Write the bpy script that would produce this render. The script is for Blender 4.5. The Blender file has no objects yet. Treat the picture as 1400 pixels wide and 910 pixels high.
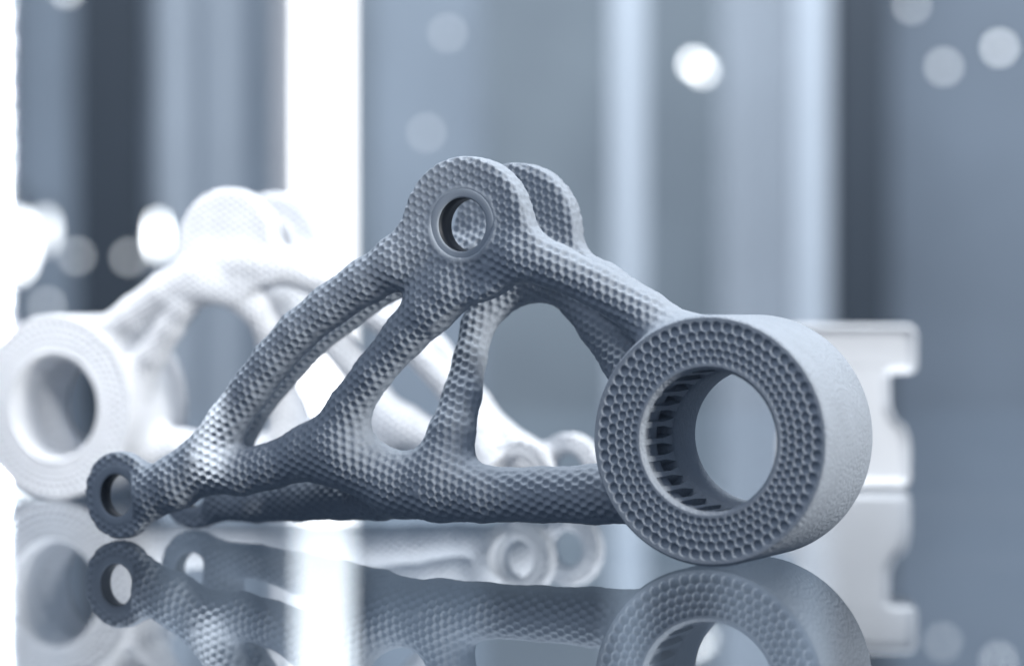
import bpy, bmesh, math, random
import numpy as np
from mathutils import Vector, Matrix, kdtree

random.seed(4)
rng = np.random.default_rng(7)
MM = 0.001
scene = bpy.context.scene
COL = scene.collection
R = math.radians

# ------------------------------------------------------------------ camera
cam_d = bpy.data.cameras.new('camera')
cam_d.lens = 90.0
cam_d.sensor_width = 36.0
cam_d.clip_start = 0.02
cam_d.clip_end = 60.0
cam_d.dof.use_dof = True
cam_d.dof.focus_distance = 0.640
cam_d.dof.aperture_fstop = 7.4
cam = bpy.data.objects.new('camera', cam_d)
cam.location = (0, 0, 0.060)
cam.rotation_euler = (R(90 - 0.41), 0, 0)
COL.objects.link(cam)
scene.camera = cam

# ------------------------------------------------------------------ world, exposure
w = bpy.data.worlds.new('World')
scene.world = w
w.use_nodes = True
bgn = w.node_tree.nodes['Background']
bgn.inputs['Color'].default_value = (0.56, 0.72, 1.0, 1)
bgn.inputs['Strength'].default_value = 0.30
scene.view_settings.view_transform = 'Standard'
scene.view_settings.look = 'None'
scene.view_settings.exposure = 0.0
scene.view_settings.gamma = 1.0
scene.cycles.max_bounces = 8
scene.cycles.caustics_reflective = False
scene.cycles.caustics_refractive = False
scene.cycles.sample_clamp_indirect = 6.0
scene.cycles.use_denoising = True

# ------------------------------------------------------------------ lamps of the display case, plus added fill lights
def area(name, loc, target, size, power, color=(1, 1, 1), size_y=None):
    d = bpy.data.lights.new(name, 'AREA')
    d.size = size
    if size_y:
        d.shape = 'RECTANGLE'
        d.size_y = size_y
    d.energy = power
    d.color = color
    o = bpy.data.objects.new(name, d)
    o.location = loc
    o.rotation_euler = (Vector(target) - Vector(loc)).to_track_quat('-Z', 'Y').to_euler()
    COL.objects.link(o)
    return o

def spot(name, loc, target, power, cone, blend=0.4, radius=0.01, color=(1, 1, 1)):
    d = bpy.data.lights.new(name, 'SPOT')
    d.energy = power
    d.spot_size = R(cone)
    d.spot_blend = blend
    d.shadow_soft_size = radius
    d.color = color
    o = bpy.data.objects.new(name, d)
    o.location = loc
    o.rotation_euler = (Vector(target) - Vector(loc)).to_track_quat('-Z', 'Y').to_euler()
    COL.objects.link(o)
    return o

KEY = (1.0, 0.99, 0.97)
area('case_light_right', (0.58, 0.265, 0.31), (0.02, 0.63, 0.04), 0.12, 5.2, KEY)
area('fill_light_front', (-0.25, 0.05, 0.75), (-0.03, 0.64, 0.04), 0.40, 1.7, (0.80, 0.87, 1.0))  # soft fill added in front, not a lamp of the case
area('case_light_top', (-0.05, 0.78, 0.75), (-0.02, 0.64, 0.04), 0.26, 5.6, (0.90, 0.95, 1.0))
spot('case_spot_rear', (-0.45, 0.76, 0.36), (-0.055, 0.835, 0.045), 7.0, 24, 0.3, 0.02)
spot('bore_fill_spot', (-0.55, 0.20, 0.05), (-0.125, 0.83, 0.055), 3.8, 13.5, 0.35, 0.02)  # added low fill into the rear bore, replaces light bounced off the glass
spot('case_spot_ring', (0.12, 0.15, 0.31), (-0.125, 0.83, 0.045), 8.6, 11, 0.4, 0.02)
spot('case_spot_block', (0.40, 0.50, 0.45), (0.116, 0.885, 0.03), 2.0, 11, 0.4, 0.02)
o = spot('strip_fill_spot', (-0.16, 0.36, 0.55), (-0.0790, 0.668, 0.025), 40.0, 3.2, 0.9, 0.004)  # added spot, squeezed to draw the strip of spilled light on the tail
o.scale = (0.30, 1, 1)
area('hall_fill_light', (0.6, 2.4, 2.8), (0, 7.0, 0.3), 1.6, 225.0, (0.84, 0.92, 1.0))  # unseen area fill added to brighten the hall background

# ------------------------------------------------------------------ material helpers
def new_mat(name):
    m = bpy.data.materials.new(name)
    m.use_nodes = True
    nt = m.node_tree
    return m, nt, nt.nodes['Principled BSDF']

def plain(name, col, rough=0.5, metal=0.0, var=0.08, scale=30.0, spec=0.5):
    m, nt, b = new_mat(name)
    tc = nt.nodes.new('ShaderNodeTexCoord')
    nz = nt.nodes.new('ShaderNodeTexNoise')
    nz.inputs['Scale'].default_value = scale
    nz.inputs['Detail'].default_value = 5
    nt.links.new(tc.outputs['Object'], nz.inputs['Vector'])
    mx = nt.nodes.new('ShaderNodeMix')
    mx.data_type = 'RGBA'
    mx.inputs[6].default_value = tuple(c * (1 - var) for c in col) + (1,)
    mx.inputs[7].default_value = tuple(min(1, c * (1 + var)) for c in col) + (1,)
    nt.links.new(nz.outputs['Fac'], mx.inputs[0])
    nt.links.new(mx.outputs[2], b.inputs['Base Color'])
    b.inputs['Roughness'].default_value = rough
    b.inputs['Metallic'].default_value = metal
    b.inputs['Specular IOR Level'].default_value = spec
    return m

def sintered(name, col, grain=0.00012, gscale=2600.0, rough=0.72, spec=0.28):
    """fine grained sintered powder surface"""
    m, nt, b = new_mat(name)
    tc = nt.nodes.new('ShaderNodeTexCoord')
    n1 = nt.nodes.new('ShaderNodeTexNoise')
    n1.inputs['Scale'].default_value = gscale
    n1.inputs['Detail'].default_value = 2.5
    n2 = nt.nodes.new('ShaderNodeTexNoise')
    n2.inputs['Scale'].default_value = 140.0
    n2.inputs['Detail'].default_value = 6
    for n in (n1, n2):
        nt.links.new(tc.outputs['Object'], n.inputs['Vector'])
    mx = nt.nodes.new('ShaderNodeMix')
    mx.data_type = 'RGBA'
    mx.inputs[6].default_value = tuple(c * 0.88 for c in col) + (1,)
    mx.inputs[7].default_value = tuple(c * 1.12 for c in col) + (1,)
    nt.links.new(n2.outputs['Fac'], mx.inputs[0])
    nt.links.new(mx.outputs[2], b.inputs['Base Color'])
    bp = nt.nodes.new('ShaderNodeBump')
    bp.inputs['Strength'].default_value = 1.0
    bp.inputs['Distance'].default_value = grain
    nt.links.new(n1.outputs['Fac'], bp.inputs['Height'])
    nt.links.new(bp.outputs['Normal'], b.inputs['Normal'])
    mr = nt.nodes.new('ShaderNodeMapRange')
    mr.inputs['To Min'].default_value = rough - 0.08
    mr.inputs['To Max'].default_value = rough + 0.10
    nt.links.new(n2.outputs['Fac'], mr.inputs['Value'])
    nt.links.new(mr.outputs['Result'], b.inputs['Roughness'])
    b.inputs['Specular IOR Level'].default_value = spec
    return m

def emit(name, col, strength):
    m, nt, b = new_mat(name)
    b.inputs['Base Color'].default_value = (0.8, 0.8, 0.8, 1)
    b.inputs['Emission Color'].default_value = (*col, 1)
    b.inputs['Emission Strength'].default_value = strength
    return m

M_BODY = sintered('sintered_alloy', (0.36, 0.40, 0.45))
M_HUB = sintered('sintered_alloy_plain', (0.38, 0.42, 0.47), grain=0.0005, gscale=1000.0)
M_SMOOTH = sintered('machined_alloy', (0.33, 0.37, 0.42), grain=0.00004, gscale=4000.0, rough=0.42)
M_BLOCK = plain('white_plastic', (0.74, 0.76, 0.785), 0.5, scale=60)

# ------------------------------------------------------------------ object helpers
def link(name, me, mat=None, parent=None):
    o = bpy.data.objects.new(name, me)
    if mat is not None and not me.materials:
        me.materials.append(mat)
    COL.objects.link(o)
    if parent is not None:
        o.parent = parent
    return o

def tag(o, label, cat, group=None):
    o['label'] = label
    o['category'] = cat
    if group:
        o['group'] = group
    return o

def structure(o):
    o['kind'] = 'structure'
    return o

def empty(name, loc, rz=0.0):
    o = bpy.data.objects.new(name, None)
    o.empty_display_size = 0.02
    o.location = loc
    o.rotation_euler = (0, 0, rz)
    COL.objects.link(o)
    return o

def mesh_np(name, V, F, smooth=True):
    me = bpy.data.meshes.new(name)
    n = F.shape[1]
    me.vertices.add(len(V))
    me.vertices.foreach_set('co', np.ascontiguousarray(V, dtype=np.float32).ravel())
    me.loops.add(F.size)
    me.loops.foreach_set('vertex_index', np.ascontiguousarray(F, dtype=np.int32).ravel())
    me.polygons.add(len(F))
    me.polygons.foreach_set('loop_start', np.arange(len(F), dtype=np.int32) * n)
    me.polygons.foreach_set('use_smooth', np.full(len(F), smooth))
    me.update(calc_edges=True)
    me.validate()
    return me

def lathe_np(profile, n, closed=True):
    """profile: list of (r, y); revolve about the local y axis"""
    P = np.array(profile, dtype=float)
    a = np.linspace(0, 2 * np.pi, n, endpoint=False)
    V = np.stack([P[:, None, 0] * np.cos(a), np.repeat(P[:, 1:2], n, 1), P[:, None, 0] * np.sin(a)], -1).reshape(-1, 3)
    m = len(P)
    rows = np.arange(m if closed else m - 1)
    i, j = np.meshgrid(rows, np.arange(n), indexing='ij')
    i2 = (i + 1) % m
    j2 = (j + 1) % n
    F = np.stack([i * n + j, i * n + j2, i2 * n + j2, i2 * n + j], -1).reshape(-1, 4)
    return V, F

def box_bm(bm, lo, hi, bevel=0.0, seg=2):
    r = bmesh.ops.create_cube(bm, size=1.0)
    vs = r['verts']
    for v in vs:
        v.co = Vector([lo[k] + (v.co[k] + 0.5) * (hi[k] - lo[k]) for k in range(3)])
    if bevel:
        es = list({e for v in vs for e in v.link_edges})
        bmesh.ops.bevel(bm, geom=es, offset=bevel, segments=seg, affect='EDGES', profile=0.5)

def bm_obj(name, bm, mat, parent=None, smooth=False):
    bmesh.ops.recalc_face_normals(bm, faces=bm.faces)
    me = bpy.data.meshes.new(name)
    bm.to_mesh(me)
    bm.free()
    if smooth:
        for p in me.polygons:
            p.use_smooth = True
    return link(name, me, mat, parent)

# ------------------------------------------------------------------ the glass shelf and the hall behind
def glass_face(name, ior, tint):
    m = bpy.data.materials.new(name)
    m.use_nodes = True
    nt = m.node_tree
    nt.nodes.remove(nt.nodes['Principled BSDF'])
    out = nt.nodes['Material Output']
    tr = nt.nodes.new('ShaderNodeBsdfTransparent')
    tr.inputs['Color'].default_value = (*tint, 1)
    gl = nt.nodes.new('ShaderNodeBsdfGlossy')
    gl.inputs['Color'].default_value = (0.97, 0.985, 1.0, 1)
    fr = nt.nodes.new('ShaderNodeFresnel')
    fr.inputs['IOR'].default_value = ior
    geo = nt.nodes.new('ShaderNodeNewGeometry')
    fmul = nt.nodes.new('ShaderNodeMath')
    fmul.operation = 'MULTIPLY'
    inv = nt.nodes.new('ShaderNodeMath')
    inv.operation = 'SUBTRACT'
    inv.inputs[0].default_value = 1.0
    nt.links.new(geo.outputs['Backfacing'], inv.inputs[1])
    nt.links.new(fr.outputs['Fac'], fmul.inputs[0])
    nt.links.new(inv.outputs[0], fmul.inputs[1])
    mx = nt.nodes.new('ShaderNodeMixShader')
    nt.links.new(fmul.outputs[0], mx.inputs['Fac'])
    nt.links.new(tr.outputs['BSDF'], mx.inputs[1])
    nt.links.new(gl.outputs['BSDF'], mx.inputs[2])
    # thin film of dust and wipe marks
    tc = nt.nodes.new('ShaderNodeTexCoord')
    nz = nt.nodes.new('ShaderNodeTexNoise')
    nz.inputs['Scale'].default_value = 11.0
    nz.inputs['Detail'].default_value = 9
    nz.inputs['Distortion'].default_value = 0.6
    sp = nt.nodes.new('ShaderNodeTexNoise')
    sp.inputs['Scale'].default_value = 900.0
    for n in (nz, sp):
        nt.links.new(tc.outputs['Object'], n.inputs['Vector'])
    rg = nt.nodes.new('ShaderNodeMapRange')
    rg.inputs['To Max'].default_value = 0.03
    nt.links.new(nz.outputs['Fac'], rg.inputs['Value'])
    nt.links.new(rg.outputs['Result'], gl.inputs['Roughness'])
    du = nt.nodes.new('ShaderNodeBsdfDiffuse')
    du.inputs['Color'].default_value = (0.7, 0.72, 0.75, 1)
    m1 = nt.nodes.new('ShaderNodeMapRange')
    m1.inputs['From Min'].default_value = 0.66
    m1.inputs['From Max'].default_value = 0.80
    m1.inputs['To Max'].default_value = 0.25
    nt.links.new(sp.outputs['Fac'], m1.inputs['Value'])
    m2 = nt.nodes.new('ShaderNodeMath')
    m2.operation = 'MULTIPLY_ADD'
    m2.inputs[1].default_value = 0.025
    nt.links.new(nz.outputs['Fac'], m2.inputs[0])
    nt.links.new(m1.outputs['Result'], m2.inputs[2])
    mx2 = nt.nodes.new('ShaderNodeMixShader')
    nt.links.new(m2.outputs[0], mx2.inputs['Fac'])
    nt.links.new(mx.outputs[0], mx2.inputs[1])
    nt.links.new(du.outputs[0], mx2.inputs[2])
    nt.links.new(mx2.outputs[0] if ior > 1.2 else mx.outputs[0], out.inputs['Surface'])
    return m

bm = bmesh.new()
box_bm(bm, (-1.1, 0.25, -0.008), (1.1, 1.60, 0.0))
shelf = structure(bm_obj('glass_shelf', bm, glass_face('glass_top_face', 1.62, (0.86, 0.91, 0.95))))
shelf.data.materials.append(glass_face('glass_coated_face', 1.02, (0.97, 0.985, 0.99)))
for p in shelf.data.polygons:
    p.material_index = 0 if p.normal.z > 0.9 else 1

M_WALL = plain('hall_wall_paint', (0.62, 0.68, 0.76), 0.8, var=0.45, scale=1.3)
bm = bmesh.new()
box_bm(bm, (-7, 10.0, -1.0), (7, 10.2, 4.5))
structure(bm_obj('wall', bm, M_WALL))
bm = bmesh.new()
box_bm(bm, (-7, -3.0, -1.05), (7, 10.2, -1.0))
structure(bm_obj('floor', bm, plain('hall_floor', (0.16, 0.18, 0.21), 0.5, var=0.2, scale=1.5)))

F_PX, YH, HC = 3500.0, 430.0, 0.060
def bx(px, Y):
    return (px - 700.0) / F_PX * Y
def bz(py, Y):
    return HC - (py - YH) / F_PX * Y

# ------------------------------------------------------------------ distance field of the printed frame (mm, u = along, v = depth, w = up)
H = 0.42
LO = np.array([-186.0, -8.0, -2.0])
HI = np.array([6.0, 46.0, 104.0])
DIM = np.ceil((HI - LO) / H).astype(int) + 1
TR = 9.0
FIELD = np.full(DIM, TR, dtype=np.float32)
AX = [LO[k] + H * np.arange(DIM[k]) for k in range(3)]

def block(lo, hi):
    s = []
    for k in range(3):
        a = max(0, int(math.floor((lo[k] - LO[k]) / H)))
        b = min(DIM[k], int(math.ceil((hi[k] - LO[k]) / H)) + 1)
        s.append(slice(a, b))
    g = np.meshgrid(*[AX[k][s[k]].astype(np.float32) for k in range(3)], indexing='ij', sparse=True)
    return tuple(s), g

def smin(a, b, k):
    h = np.maximum(k - np.abs(a - b), 0.0) / k
    return np.minimum(a, b) - h * h * h * k / 6.0

def cone_seg(g, a, ra, b, rb):
    d = [b[k] - a[k] for k in range(3)]
    L2 = sum(x * x for x in d)
    t = sum((g[k] - a[k]) * d[k] for k in range(3)) / L2
    t = np.clip(t, 0, 1)
    q = sum((g[k] - a[k] - t * d[k]) ** 2 for k in range(3))
    return np.sqrt(q) - (ra + (rb - ra) * t)

def add_path(nodes, k=6.0, m=TR):
    P = np.array([(n[0], n[2], n[1]) for n in nodes])
    r = [n[3] for n in nodes]
    s, g = block((P.min(0) - max(r) - m), (P.max(0) + max(r) + m))
    d = None
    for i in range(len(P) - 1):
        c = cone_seg(g, P[i], r[i], P[i + 1], r[i + 1])
        d = c if d is None else smin(d, c, 2.0)
    FIELD[s] = smin(FIELD[s], d.astype(np.float32), k)

def add_disc(center, normal, r, half, rnd, second=None, k=3.0, m=TR):
    c = np.array(center)
    n = np.array(normal)
    n = n / np.linalg.norm(n)
    e = 0 if second is None else 16
    s, g = block(c - r - m - e, c + r + m + e)
    p = [g[i] - c[i] for i in range(3)]
    ax = sum(p[i] * n[i] for i in range(3))
    if second is None:
        d2 = np.sqrt(np.maximum(sum(x * x for x in p) - ax * ax, 0)) - r
    else:                                   # rounded tongue running down to a second centre
        d2 = np.sqrt(p[0] ** 2 + p[2] ** 2) - r
        for su, sw, sr in second:
            L2 = su * su + sw * sw
            t = np.clip((p[0] * su + p[2] * sw) / L2, 0, 1)
            d2 = smin(d2, np.sqrt((p[0] - t * su) ** 2 + (p[2] - t * sw) ** 2) - (r - 4.0 + (sr - r + 4.0) * t), 6.0)
        d2 = d2 + 0 * p[1]
    q1 = d2 + rnd
    q2 = np.abs(ax) - half + rnd
    d = np.minimum(np.maximum(q1, q2), 0) + np.sqrt(np.maximum(q1, 0) ** 2 + np.maximum(q2, 0) ** 2) - rnd
    FIELD[s] = smin(FIELD[s], d.astype(np.float32), k)

LUG_U, LUG_W = -65.6, 82.4
LUG_V = (3.5, 33.5)
EYE_U, EYE_W = -168.4, 11.9
EYE_V = (1.0, 37.0)
EYE_N = np.array([math.sin(R(7)), math.cos(R(7)), 0.0])

# front frame, rear frame and the struts that tie them (u, w, v, radius)
PATHS = [
    [(-78.0, 78.5, 4, 4.6), (-86.0, 73.6, 4, 6.0), (-95.4, 68.6, 4, 5.8), (-106.2, 62.2, 4, 5.5), (-115.3, 55.8, 4, 5.4),
     (-123.1, 48.2, 4, 5.3), (-129.3, 40.9, 4, 5.4), (-136.9, 31.8, 4, 5.5), (-143.0, 22.4, 4, 6.7), (-152.0, 15.6, 2.0, 7.2), (-158.5, 12.6, 1.2, 6.6)],
    [(-72.0, 77.0, 33, 6.5), (-86.3, 74.6, 31, 5.8), (-102.7, 67.6, 27, 4.7), (-122.8, 53.6, 25, 4.4), (-141.8, 36.2, 27, 4.5),
     (-152.5, 24.8, 32, 5.2), (-160.0, 14.0, 36, 6.2)],
    [(-142.8, 19.6, 4, 6.8), (-132.7, 18.7, 4, 6.1), (-124.3, 20.5, 5, 6.0), (-114.5, 23.9, 6, 6.9), (-102.0, 22.4, 7, 7.6),
     (-89.6, 16.9, 9, 7.8), (-77.4, 14.9, 10, 7.4), (-65.0, 14.6, 10, 7.0), (-49.6, 14.9, 12, 6.9), (-36.0, 15.3, 14, 7.4), (-24.0, 15.6, 16, 7.4)],
    [(-67.0, 74.8, 4, 4.4), (-71.5, 66.3, 4, 5.8), (-77.0, 60.9, 4, 6.1), (-84.2, 54.5, 4, 5.5), (-93.3, 45.1, 4, 5.0), (-100.7, 36.3, 5, 5.5), (-105.0, 28.9, 6, 6.5)],
    [(-76.9, 19.9, 11, 7.2), (-75.2, 30.1, 13, 5.9), (-74.3, 39.4, 17, 4.9), (-74.6, 48.7, 22, 4.2), (-75.0, 57.0, 27, 4.3),
     (-73.5, 61.8, 30, 4.8), (-66.5, 67.4, 33, 4.8), (-60.5, 69.6, 33.5, 5.0), (-54.5, 67.6, 33.2, 4.8), (-49.0, 62.8, 33, 4.4), (-43.0, 56.2, 31, 4.3), (-34.5, 47.8, 28, 5.0), (-26.0, 40.0, 24, 6.4)],
    [(-60.5, 77.5, 33.5, 5.5), (-59.5, 69.0, 33.5, 4.8)],
    [(-60.5, 77.0, 4, 4.4), (-51.8, 74.9, 4, 6.0), (-42.2, 71.8, 5, 5.6), (-31.3, 66.6, 7, 5.2), (-20.4, 60.0, 9, 5.7), (-12.0, 54.0, 11.5, 6.2), (-8, 48, 13, 6.5)],
    [(-54.0, 73.0, 33.5, 6.0), (-42.0, 67.5, 32.5, 6.0), (-29.0, 60.0, 29.5, 6.4), (-15.0, 52.0, 25, 7.0)],
    [(-159.2, 8.0, 36, 5.2), (-146.1, 7.6, 33, 4.6), (-129.8, 9.8, 29, 5.6), (-113.8, 11.6, 24, 6.2), (-98.5, 12.6, 17, 6.2), (-88, 14, 12, 6.0)],
]
for i, p in enumerate(PATHS):
    add_path(p, {0: 5.0, 1: 4.0, 3: 12.0, 4: 11.5}.get(i, 6.0))
add_disc((LUG_U, LUG_V[0], LUG_W), (0, 1, 0), 17.0, 3.9, 1.5, second=((-19.0, -8.0, 5.5), (1.5, -6.0, 13.0), (15.0, -7.0, 6.0), (-8.0, -17.0, 6.0)), k=5.0)
add_disc((LUG_U - 0.8, LUG_V[1], LUG_W - 0.3), (0, 1, 0), 17.3, 3.7, 1.5, second=((2.0, -3.5, 13.5), (14.0, -9.0, 5.5), (-15.0, -7.0, 5.5)), k=4.0)
for v in EYE_V:
    add_disc((EYE_U, v, EYE_W), EYE_N, 11.7, 2.3, 1.2, k=5.0)

# the hub's own volume pulls the struts into fillets, its inside is left open
s, g = block((-40, -8, -2), (6, 46, 70))
rad = np.sqrt((g[0]) ** 2 + (g[2] - 30.0) ** 2)
hub = np.maximum(rad - 29.5, np.abs(g[1] - 17.0) - 15.5)
f = smin(FIELD[s], hub.astype(np.float32), 9.0)
f = np.maximum(f, 26.5 - rad)
f = np.maximum(f, np.where(rad < 34, 0.7 - g[1], -TR))
f = np.maximum(f, np.where(rad < 34, g[1] - 33.3, -TR))
FIELD[s] = f
# holes
s, g = block((LUG_U - 9, -8, LUG_W - 9), (LUG_U + 9, 15, LUG_W + 9))
FIELD[s] = np.maximum(FIELD[s], 8.3 - np.sqrt((g[0] - LUG_U) ** 2 + (g[2] - LUG_W) ** 2) + 0 * g[1])
for v in EYE_V:
    s, g = block((EYE_U - 10, v - 9, EYE_W - 10), (EYE_U + 10, v + 9, EYE_W + 10))
    p = [g[0] - EYE_U, g[1] - v, g[2] - EYE_W]
    ax = sum(p[i] * EYE_N[i] for i in range(3))
    FIELD[s] = np.maximum(FIELD[s], 7.4 - np.sqrt(np.maximum(sum(x * x for x in p) - ax * ax, 0)))
# nothing reaches below the shelf
FIELD[:, :, AX[2] < 0.25] = np.maximum(FIELD[:, :, AX[2] < 0.25], (0.25 - AX[2][AX[2] < 0.25])[None, None, :].astype(np.float32))

def surface_nets(Fd):
    S = Fd < 0
    n = Fd.shape
    c = np.zeros([x - 1 for x in n], dtype=np.int8)
    for a in (0, 1):
        for b in (0, 1):
            for d in (0, 1):
                c += S[a:n[0] - 1 + a, b:n[1] - 1 + b, d:n[2] - 1 + d]
    act = np.argwhere((c > 0) & (c < 8))
    ids = np.full(c.shape, -1, dtype=np.int32)
    ids[tuple(act.T)] = np.arange(len(act))
    acc = np.zeros((len(act), 3))
    cnt = np.zeros(len(act))
    corners = [(a, b, d) for a in (0, 1) for b in (0, 1) for d in (0, 1)]
    for p in corners:
        for k in range(3):
            if p[k] == 0:
                q = list(p)
                q[k] = 1
                va = Fd[act[:, 0] + p[0], act[:, 1] + p[1], act[:, 2] + p[2]]
                vb = Fd[act[:, 0] + q[0], act[:, 1] + q[1], act[:, 2] + q[2]]
                mk = (va < 0) != (vb < 0)
                t = np.where(mk, va / np.where(mk, va - vb, 1), 0)
                pos = np.tile(np.array(p, float), (len(act), 1))
                pos[:, k] += t
                acc += pos * mk[:, None]
                cnt += mk
    V = (act + acc / cnt[:, None]) * H + LO
    quads = []
    for k in range(3):
        a = np.take(S, np.arange(0, n[k] - 1), k)
        b = np.take(S, np.arange(1, n[k]), k)
        e = np.argwhere(a != b)
        i1, i2 = [(1, 2), (2, 0), (0, 1)][k]
        ok = (e[:, i1] > 0) & (e[:, i2] > 0) & (e[:, i1] < n[i1] - 1) & (e[:, i2] < n[i2] - 1)
        e = e[ok]
        inside = a[tuple(e.T)]
        def cell(o1, o2):
            x = e.copy()
            x[:, i1] -= o1
            x[:, i2] -= o2
            return ids[tuple(x.T)]
        q = np.stack([cell(1, 1), cell(0, 1), cell(0, 0), cell(1, 0)], 1)
        q[~inside] = q[~inside][:, ::-1]
        quads.append(q)
    return V, np.concatenate(quads)

V, Q = surface_nets(FIELD)
del FIELD

def normals(V, Q):
    fn = np.cross(V[Q[:, 2]] - V[Q[:, 0]], V[Q[:, 3]] - V[Q[:, 1]])
    N = np.zeros_like(V)
    for k in range(4):
        for c in range(3):
            N[:, c] += np.bincount(Q[:, k], fn[:, c], len(V))
    return N / np.maximum(np.linalg.norm(N, axis=1, keepdims=True), 1e-9)

def laplace(V, Q, f=0.5):
    A = np.zeros_like(V)
    n = np.zeros(len(V))
    for k in range(4):
        a, b = Q[:, k], Q[:, (k + 1) % 4]
        for c in range(3):
            A[:, c] += np.bincount(a, V[b, c], len(V)) + np.bincount(b, V[a, c], len(V))
        n += np.bincount(a, minlength=len(V)) + np.bincount(b, minlength=len(V))
    return V * (1 - f) + f * A / n[:, None]

for _ in range(4):
    V = laplace(V, Q)
N = normals(V, Q)

# ------------------------------------------------------------------ dimple sites: hexagonal rows seen square on, healed where surfaces turn
SP = 2.18
def dimple_sites(V, N):
    front = np.where(np.abs(N[:, 1]) > 0.50)[0]
    u, wv = V[front, 0], V[front, 2]
    ang = R(6)
    x = u * math.cos(ang) + wv * math.sin(ang)
    y = -u * math.sin(ang) + wv * math.cos(ang)
    ci = np.round(x / (SP * 0.866))
    off = (ci % 2) * 0.5
    cj = np.round(y / SP - off)
    dx = x - ci * SP * 0.866
    dy = y - (cj + off) * SP
    dd = np.hypot(dx, dy)
    key = (ci + 500) * 1e7 + (cj + 500) * 1e4 + np.floor((V[front, 1] + 20) / 7.0) * 10 + (N[front, 1] > 0)
    order = np.lexsort((dd, key))
    ks = key[order]
    first = np.ones(len(ks), bool)
    first[1:] = ks[1:] != ks[:-1]
    pick = order[first]
    pick = pick[dd[pick] < 0.45]
    lx = ci * SP * 0.866
    ly = (cj + off) * SP
    exact = {int(front[q]): (lx[q] * math.cos(ang) - ly[q] * math.sin(ang), lx[q] * math.sin(ang) + ly[q] * math.cos(ang)) for q in pick}
    cand = list(front[pick])
    grid = {}
    out = []
    def ok(p, r):
        c = (int(p[0] // SP), int(p[1] // SP), int(p[2] // SP))
        for a in (-1, 0, 1):
            for b in (-1, 0, 1):
                for d in (-1, 0, 1):
                    for q in grid.get((c[0] + a, c[1] + b, c[2] + d), ()):
                        if (q[0] - p[0]) ** 2 + (q[1] - p[1]) ** 2 + (q[2] - p[2]) ** 2 < r * r:
                            return False
        grid.setdefault(c, []).append(p)
        return True
    VL = V.tolist()
    for i in cand:
        if ok(VL[i], SP * 0.86):
            out.append(i)
    nfix = len(out)
    for i in rng.permutation(len(V))[::2].tolist():
        if ok(VL[i], SP * 0.84):
            out.append(i)
    kv = kdtree.KDTree(len(V))
    for i, p in enumerate(VL):
        kv.insert(p, i)
    kv.balance()
    P = V[out].copy()
    NN = N[out].copy()
    mob = np.where(np.abs(NN[:, 1]) > 0.62, 0.0, 0.9)
    for q in range(nfix):
        if mob[q] == 0:
            P[q, 0], P[q, 2] = exact[int(out[q])]
    mob[nfix:] = 0.9
    for it in range(14):
        kt = kdtree.KDTree(len(P))
        for i, p in enumerate(P.tolist()):
            kt.insert(p, i)
        kt.balance()
        newP = P.copy()
        for i, p in enumerate(P.tolist()):
            if mob[i] == 0:
                continue
            fx = fy = fz = 0.0
            for co, j, d in kt.find_n(p, 8):
                if 1e-6 < d < SP * 1.35:
                    k = (SP * 1.06 - d) / d * (0.5 if d < SP * 1.06 else 0.10)
                    fx += (p[0] - co[0]) * k
                    fy += (p[1] - co[1]) * k
                    fz += (p[2] - co[2]) * k
            m = mob[i] * 0.45
            fl = math.sqrt(fx * fx + fy * fy + fz * fz)
            if fl > 0.8:
                m *= 0.8 / fl
            co, j, d = kv.find((p[0] + fx * m, p[1] + fy * m, p[2] + fz * m))
            newP[i] = co
        P = newP
    return P

SITES = dimple_sites(V, N)
kt = kdtree.KDTree(len(SITES))
for i, p in enumerate(SITES.tolist()):
    kt.insert(p, i)
kt.balance()
D1 = np.array([kt.find(p)[2] for p in V.tolist()])

def sstep(a, b, x):
    t = np.clip((x - a) / (b - a), 0, 1)
    return t * t * (3 - 2 * t)

bowl = np.clip(1.12 * (1 - (D1 / (SP * 0.50)) ** 2), 0, 1)
mask = np.ones(len(V))
rl = np.hypot(V[:, 0] - LUG_U, V[:, 2] - LUG_W)
mask *= np.where(V[:, 1] < 15, sstep(9.3, 10.4, rl), 1)
for v in EYE_V:
    p = V - np.array([EYE_U, v, EYE_W])
    ax = p @ EYE_N
    rr = np.sqrt(np.maximum((p * p).sum(1) - ax * ax, 0))
    near = np.abs(ax) < 7
    mask *= np.where(near, 0.10 + 0.90 * sstep(8.2, 9.4, rr), 1)
hr = np.hypot(V[:, 0], V[:, 2] - 30.0)
mask *= 0.25 + 0.75 * sstep(31.0, 36.0, hr)
FL = 0.62
mask *= 0.42 + 0.58 * sstep(0.25, 0.75, np.abs(N[:, 1]))
VD = V - N * (bowl * mask * FL)[:, None]
VD[:, 2] = np.maximum(VD[:, 2], 0.05)
me_frame = mesh_np('frame', VD * MM, Q)
print('frame verts', len(V), 'sites', len(SITES))

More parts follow.
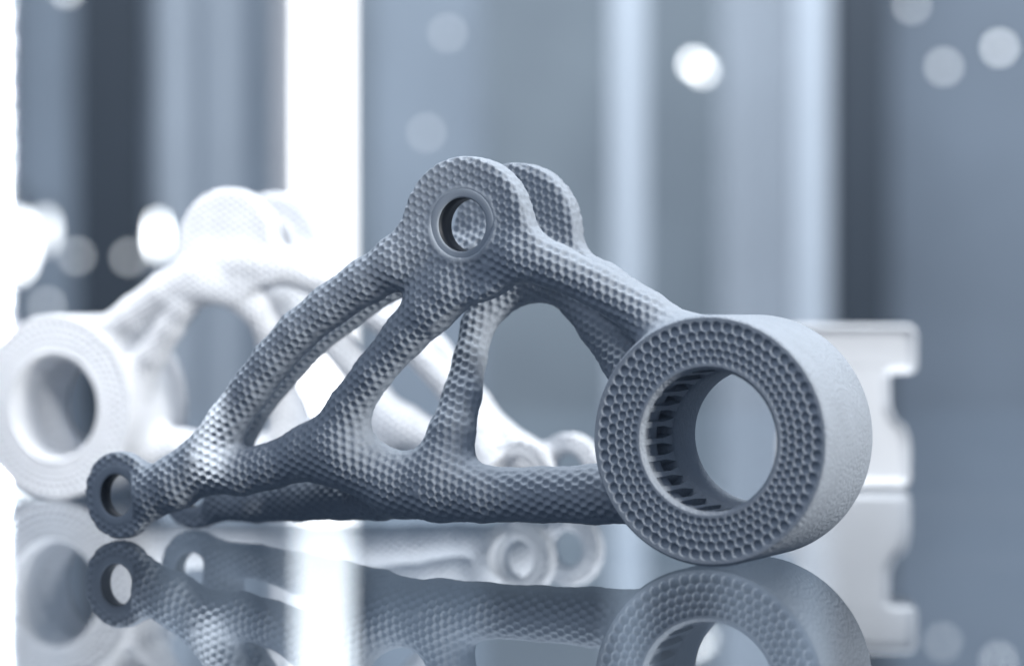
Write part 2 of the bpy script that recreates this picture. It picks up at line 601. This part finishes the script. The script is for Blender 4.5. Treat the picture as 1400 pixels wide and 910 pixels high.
# ------------------------------------------------------------------ hub (lathe about v), dimpled face rings, ribs
R_O, R_I = 30.0, 16.9
prof = [(28.9, 1.4), (29.05, 0.0), (29.35, 0.10), (29.75, 0.5), (30.0, 1.3), (30.0, 6), (30.0, 12), (30.0, 17), (30.0, 22), (30.0, 28), (30.0, 33.1), (29.85, 33.65), (29.5, 33.95), (29.1, 34.0),
        (28.9, 32.6), (24, 32.6), (18.1, 32.6), (17.9, 34.0), (17.4, 33.9), (16.9, 33.5), (16.5, 32.9), (16.4, 27), (16.4, 21.0), (16.7, 19.6), (17.3, 19.0),
        (21.4, 18.8), (21.6, 18.4), (21.5, 15.8), (18.7, 13.0), (18.1, 9.0), (17.6, 2.6), (17.5, 2.2), (17.2, 2.0), (16.9, 1.8), (16.9, 1.1), (17.75, 0.12), (17.85, 0.03), (17.9, 0.0),
        (18.1, 1.4), (24, 1.4)]
Vh, Fh = lathe_np(prof, 220)
Vh[:, 2] += 30.0
me_hub = mesh_np('hub', Vh * MM, Fh[:, ::-1])

def face_ring_mesh():
    n, rows = 63, 5
    dl = 2 * math.pi / n * 0.866
    r0 = 19.3
    na, nr = n * 9, 84
    r = np.linspace(17.75, 29.3, nr)
    a = np.linspace(0, 2 * np.pi, na, endpoint=False)
    RR, AA = np.meshgrid(r, a, indexing='ij')
    best = np.full(RR.shape, 9.0)
    for j in range(rows):
        rj = r0 * math.exp(j * dl)
        ph = 0.5 * (j % 2)
        t = AA * n / (2 * np.pi) - ph
        da = (t - np.round(t)) * (2 * np.pi / n)
        s = rj * 2 * np.pi / n
        d = np.hypot(RR - rj, RR * da) / s
        best = np.minimum(best, d)
    h = np.clip(1.2 * (1 - (best / 0.455) ** 2), 0, 1)
    depth = 1.0 * RR / 29.0
    Y = -0.05 + h * depth
    V = np.stack([RR * np.cos(AA), Y, RR * np.sin(AA) + 30.0], -1).reshape(-1, 3)
    i, j = np.meshgrid(np.arange(nr - 1), np.arange(na), indexing='ij')
    j2 = (j + 1) % na
    F = np.stack([i * na + j, i * na + j2, (i + 1) * na + j2, (i + 1) * na + j], -1).reshape(-1, 4)
    # a turned-in lip joins the sheet to the hub at both rims
    return V, F

Vf, Ff = face_ring_mesh()
# the hub's own flats lie under the pits
prof_fix = None
me_face = mesh_np('face_ring', Vf * MM, Ff)
Vb = Vf.copy()
Vb[:, 1] = 34.0 - Vb[:, 1]
me_face_b = mesh_np('face_ring', Vb * MM, Ff[:, ::-1])

def rib_mesh():
    bm = bmesh.new()
    vs = []
    for (v, wd, ri) in ((1.9, 0.75, 17.0), (13.0, 0.55, 17.1), (19.0, 1.25, 17.0)):
        vs.append([bm.verts.new((x * MM, v * MM, z * MM)) for x, z in ((-wd, ri), (wd, ri), (wd * 1.4, 22.0), (-wd * 1.4, 22.0))])
    for a, b in zip(vs[:-1], vs[1:]):
        for k in range(4):
            bm.faces.new((a[k], a[(k + 1) % 4], b[(k + 1) % 4], b[k]))
    bm.faces.new(vs[0][::-1])
    bm.faces.new(vs[-1])
    bmesh.ops.recalc_face_normals(bm, faces=bm.faces)
    me = bpy.data.meshes.new('rib')
    bm.to_mesh(me)
    bm.free()
    return me

def collar_mesh(name, ri, ro, half):
    p = [(ro, -half + 0.6), (ro, -half + 0.12), (ro - 0.5, -half - 0.05), (0.5 * (ri + ro), -half - 0.03), (ri + 0.45, -half - 0.03), (ri + 0.12, -half + 0.06), (ri, -half + 0.3),
         (ri, half - 0.3), (ri + 0.12, half - 0.06), (ri + 0.45, half + 0.03), (0.5 * (ri + ro), half + 0.03), (ro - 0.5, half + 0.05), (ro, half - 0.12), (ro, half - 0.6)]
    V, F = lathe_np(p, 96)
    return mesh_np(name, V * MM, F[:, ::-1])

# ------------------------------------------------------------------ the printed bracket
ME_RIB = rib_mesh()
ME_LC = collar_mesh('lug_collar', 6.7, 9.1, 3.9)
ME_EC = collar_mesh('eye_collar', 5.7, 8.3, 2.3)
me_frame.materials.append(M_BODY)
me_hub.materials.append(M_HUB)
me_face.materials.append(M_BODY)
me_face_b.materials.append(M_BODY)
ME_RIB.materials.append(M_HUB)
ME_LC.materials.append(M_SMOOTH)
ME_EC.materials.append(M_SMOOTH)

M_WHITE = sintered('white_sintered_polymer', (0.80, 0.82, 0.85))
M_BORE_SHADE = plain('bore_shade_black', (0.035, 0.042, 0.052), 0.5)  # near-black liner added to the bores, their shade put into its colour
def shade_liner_mesh(name, r, half):
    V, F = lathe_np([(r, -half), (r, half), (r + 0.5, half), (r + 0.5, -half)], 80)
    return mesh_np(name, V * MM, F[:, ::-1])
ME_LS = shade_liner_mesh('bore_shade_liner', 6.62, 3.45)
ME_ES = shade_liner_mesh('bore_shade_liner', 5.62, 1.95)
ME_LS.materials.append(M_BORE_SHADE)
ME_ES.materials.append(M_BORE_SHADE)

def repaint(o, mat):
    if o.type == 'MESH':
        o.material_slots[0].link = 'OBJECT'
        o.material_slots[0].material = mat
    for c in o.children:
        repaint(c, mat)

def make_bracket(loc, rz, label, white=False):
    root = empty('printed_bracket', loc, rz)
    tag(root, label, 'bracket', 'lattice printed brackets on the glass')
    link('frame', me_frame, None, root)
    hb = link('hub', me_hub, None, root)
    link('face_ring', me_face, None, hb)
    link('face_ring', me_face_b, None, hb)
    for k in range(26):
        rb = link('rib', ME_RIB, None, hb)
        a = 2 * math.pi * (k + 0.3) / 26
        rb.matrix_local = Matrix.Translation((0, 0, 30 * MM)) @ Matrix.Rotation(a, 4, 'Y')
    for v in LUG_V[:1]:
        c = link('lug_collar', ME_LC, None, root)
        c.location = (LUG_U * MM, v * MM, LUG_W * MM)
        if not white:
            link('bore_shade_liner', ME_LS, None, c)
    for v in EYE_V:
        c = link('eye_collar', ME_EC, None, root)
        c.location = (EYE_U * MM, v * MM, EYE_W * MM)
        c.rotation_euler = (0, 0, -R(7))
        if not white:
            link('bore_shade_liner', ME_ES, None, c)
    if white:
        repaint(root, M_WHITE)
    return root

make_bracket((46.6 * MM, 608.7 * MM, 0), R(-26), 'grey dimpled lattice bracket in sharp focus at the front with its wide ring at right')
PH = R(25)
make_bracket((-148.7 * MM + 34 * MM * math.sin(PH), 830 * MM + 34 * MM * math.cos(PH), 0), math.pi - PH,
             'brightly lit white blurred bracket standing behind with its wide ring at left', True)

# ------------------------------------------------------------------ white profiled block at right
def profile_block():
    # half profile (x, z) in mm, mirrored; extruded in depth
    half = [(20.5, 0.0), (22.0, 1.2), (22.6, 4.0), (22.6, 14.0), (22.0, 18.0), (20.6, 21.5), (17.6, 24.0), (15.8, 28.0), (15.6, 38.6), (16.4, 39.8),
            (23.6, 40.0), (24.6, 41.0), (24.8, 43.0), (24.8, 52.5), (24.0, 55.0), (22.2, 56.2)]
    pts = half + [(-x, z) for x, z in half[::-1]]
    bm = bmesh.new()
    layers = []
    for y, s in ((-15, 0.97), (-14.2, 1.0), (14.2, 1.0), (15, 0.97)):
        layers.append([bm.verts.new((x * s * MM, y * MM, (28 + (z - 28) * s) * MM)) for x, z in pts])
    n = len(pts)
    for a, b in zip(layers[:-1], layers[1:]):
        for k in range(n):
            bm.faces.new((a[k], a[(k + 1) % n], b[(k + 1) % n], b[k]))
    front = bm.faces.new(layers[0][::-1])
    bm.faces.new(layers[-1])
    bmesh.ops.recalc_face_normals(bm, faces=bm.faces)
    bmesh.ops.inset_region(bm, faces=[front], thickness=2.6 * MM, depth=-2.2 * MM)
    for v in bm.verts:
        v.co.z = max(v.co.z, 0.0)
    return bm

o = bm_obj('profiled_block', profile_block(), M_BLOCK)
o.location = (116 * MM, 897 * MM, 0.0003)
o.rotation_euler = (0, 0, R(-5))
tag(o, 'blurred white block with a wide top flange and waisted sides behind the wide ring', 'block')

# ------------------------------------------------------------------ posts and panels behind the case
def post(name, x0, x1, Y, z0, z1, depth, mat, label, cat, cap=0.004, group=None):
    """upright with a base plate and a head, resting on its own height"""
    root = empty(name, (0.5 * (x0 + x1), Y + depth / 2, z0))
    tag(root, label, cat, group)
    hw = (x1 - x0) / 2
    bm = bmesh.new()
    box_bm(bm, (-hw, -depth / 2, 0.006), (hw, depth / 2, z1 - z0), 0.0025, 2)
    bm_obj('shaft', bm, mat, root)
    bm = bmesh.new()
    box_bm(bm, (-hw * 1.06, -depth * 0.53, 0), (hw * 1.06, depth * 0.53, 0.0058), 0.001)
    bm_obj('base_plate', bm, mat, root)
    return root

# tall lit post left of centre
Y = 1.64
M_LIGHTBOX = emit('light_box_diffuser', (0.97, 0.985, 1.0), 2.6)
M_ALU = plain('pale_anodised_metal', (0.50, 0.54, 0.59), 0.45, 0.0, var=0.05)
rt = post('lit_post', bx(372, Y), bx(405, Y), Y, -1.0, 0.95, 0.03, plain('white_post_paint', (0.80, 0.81, 0.83), 0.5),
          'tall glowing white post rising behind the two brackets', 'light post')
bm = bmesh.new()
x0 = bx(405, Y) - rt.location.x + 0.0005
x1 = bx(477, Y) - rt.location.x
box_bm(bm, (x0, -0.0135, 0.006), (x1, 0.0145, 1.95), 0.002)
bm_obj('light_tube', bm, M_LIGHTBOX, rt)

M_DARK = plain('dark_painted_steel', (0.026, 0.036, 0.050), 0.6, var=0.2, scale=6)
M_MID = plain('blue_grey_panel', (0.30, 0.36, 0.45), 0.6, var=0.1, scale=3)
M_PALE = plain('pale_panel', (0.55, 0.60, 0.68), 0.6, var=0.08, scale=3)

FZ = -1.0
def upright(name, px0, px1, Y, depth, mat, label, cat, z1=1.6, z0=None):
    return post(name, bx(px0, Y), bx(px1, Y), Y, FZ if z0 is None else z0, z1, depth, mat, label, cat)

upright('hall_pillar', 104, 192, 5.2, 0.14, M_DARK, 'broad dark blurred pillar behind the rear bracket at far left', 'pillar', 2.4)
upright('steel_upright', 1140, 1218, 4.4, 0.08, M_DARK, 'dark steel upright standing behind the white flanged block', 'post', 2.0)
upright('pale_upright', 1090, 1132, 4.3, 0.05, M_ALU, 'pale narrow metal upright directly left of the dark steel one', 'post', 2.0)
upright('pale_frame_post', 838, 880, 4.6, 0.06, M_ALU, 'pale wide frame post seen above the ring end of the front bracket', 'post', 2.0)

def panel(px0, px1, Y, mat, label, z1=2.0):
    root = empty('display_panel', (0.5 * (bx(px0, Y) + bx(px1, Y)), Y, FZ))
    tag(root, label, 'panel', 'display panels across the hall')
    hw = (bx(px1, Y) - bx(px0, Y)) / 2
    bm = bmesh.new()
    box_bm(bm, (-hw + 0.012, -0.008, 0.05), (hw - 0.012, 0.008, z1 - FZ - 0.012), 0.002)
    bm_obj('board', bm, mat, root)
    for x in (-hw, hw - 0.0118):
        bm = bmesh.new()
        box_bm(bm, (x, -0.012, 0.006), (x + 0.0118, 0.012, z1 - FZ), 0.002)
        bm_obj('frame_rail', bm, mat, root)
    bm = bmesh.new()
    box_bm(bm, (-hw, -0.15, 0), (hw, 0.15, 0.0058), 0.001)
    bm_obj('foot', bm, M_DARK, root)

M_P1 = plain('panel_light', (0.47, 0.51, 0.56), 0.7, var=0.25, scale=2.2)
M_P2 = plain('panel_mid', (0.36, 0.41, 0.47), 0.7, var=0.32, scale=2.4)
M_P3 = plain('panel_dark', (0.17, 0.20, 0.24), 0.7, var=0.4, scale=2.4)
panel(985, 1087, 5.0, M_P1, 'pale display panel seen through the bore of the front ring')
panel(1216, 1440, 5.4, M_P3, 'dark wide display panel at the far right edge')
panel(192, 370, 7.5, M_P2, 'wide mid grey display panel between the dark pillar and the glowing post')
panel(505, 660, 6.2, M_P2, 'mid grey display panel just right of the glowing post')
panel(222, 262, 6.4, M_P1, 'pale narrow display panel above the rear lug, nearer the dark pillar')
panel(290, 322, 6.4, M_P1, 'pale narrow display panel above the rear lug, nearer the glowing post')
panel(22, 100, 6.6, M_P2, 'dark display panel between the light strip and the dark pillar')

# ------------------------------------------------------------------ far lamps of the hall
def lamp(px, py, Y, dia_px, strength, label, tall=1.0, name='hall_lamp'):
    r = dia_px / 2 / F_PX * Y
    root = empty(name, (bx(px, Y), Y, bz(py, Y)))
    tag(root, label, 'lamp', 'lamps far back in the hall')
    a = np.linspace(-math.pi / 2, math.pi / 2, 9)
    Vv, Ff_ = [], []
    V, F = lathe_np([(max(1e-4, r * math.cos(t)), r * tall * math.sin(t)) for t in a], 16, closed=False)
    V = V[:, [0, 2, 1]]
    link('bulb', mesh_np('bulb', V, F), emit('lamp_glow', (0.93, 0.97, 1.0), strength), root)
    V, F = lathe_np([(r * 0.4, r * tall * 0.9), (r * 0.55, r * tall * 0.95), (r * 0.55, r * tall * 1.8), (r * 0.3, r * tall * 1.9)], 12)
    V = V[:, [0, 2, 1]]
    link('socket', mesh_np('socket', V, F), M_DARK, root)
    return root

lamp(949, 88, 3.85, 14, 9.0, 'brighter upper lamp of the close pair right of centre')
lamp(960, 97, 3.8, 13, 8.0, 'lower lamp overlapping the brighter one right of centre')
lamp(1366, 66, 3.85, 13, 5.0, 'soft round lamp near the upper right corner')
lamp(1290, 92, 3.85, 14, 2.6, 'dim round lamp left of the one in the upper right corner')
lamp(1246, 8, 3.85, 12, 2.6, 'dim lamp cut by the top edge right of the dark upright')
lamp(612, 46, 3.85, 12, 1.6, 'faint lamp high above the front lug')
lamp(583, 182, 3.85, 12, 1.6, 'faint lamp just left above the front lug')
lamp(92, -14, 3.85, 14, 4.0, 'lamp cut by the top edge above the dark pillar')
lamp(24, 335, 3.9, 34, 7.0, 'very bright glow low on the light strip at the left edge', 2.4)
lamp(216, 322, 3.85, 9, 16.0, 'large white glowing lamp beside the rear lug', 5.0)
lamp(62, 315, 3.85, 16, 4.0, 'tall pale lamp low at far left by the glowing strip', 2.6)
lamp(105, 350, 3.85, 12, 2.6, 'small grey lamp low in front of the dark pillar at left')
lamp(176, 352, 3.85, 12, 2.8, 'small grey lamp touching the large white glow')
lamp(64, 418, 3.85, 12, 2.6, 'small grey lamp low above the rear ring')

# strip of small lamps at the left edge
Y = 4.2
root = empty('led_strip', (bx(-9, Y), Y, -0.9))
tag(root, 'upright strip of small white lights along the left edge', 'light strip')
bm = bmesh.new()
box_bm(bm, (-0.016, 0.002, 0), (0.016, 0.012, 1.72), 0.001)
bm_obj('backing', bm, M_ALU, root)
M_LED = emit('led_glow', (0.97, 0.985, 1.0), 300.0)
me = None
pitch = 35.0 / F_PX * Y
for k in range(40):
    if me is None:
        bm = bmesh.new()
        box_bm(bm, (-0.003, -0.006, -0.003), (0.003, 0.0018, 0.003), 0.001)
        o = bm_obj('diode', bm, M_LED, root)
        me = o.data
    else:
        o = link('diode', me, None, root)
    o.location = (0, 0, 0.02 + k * pitch)
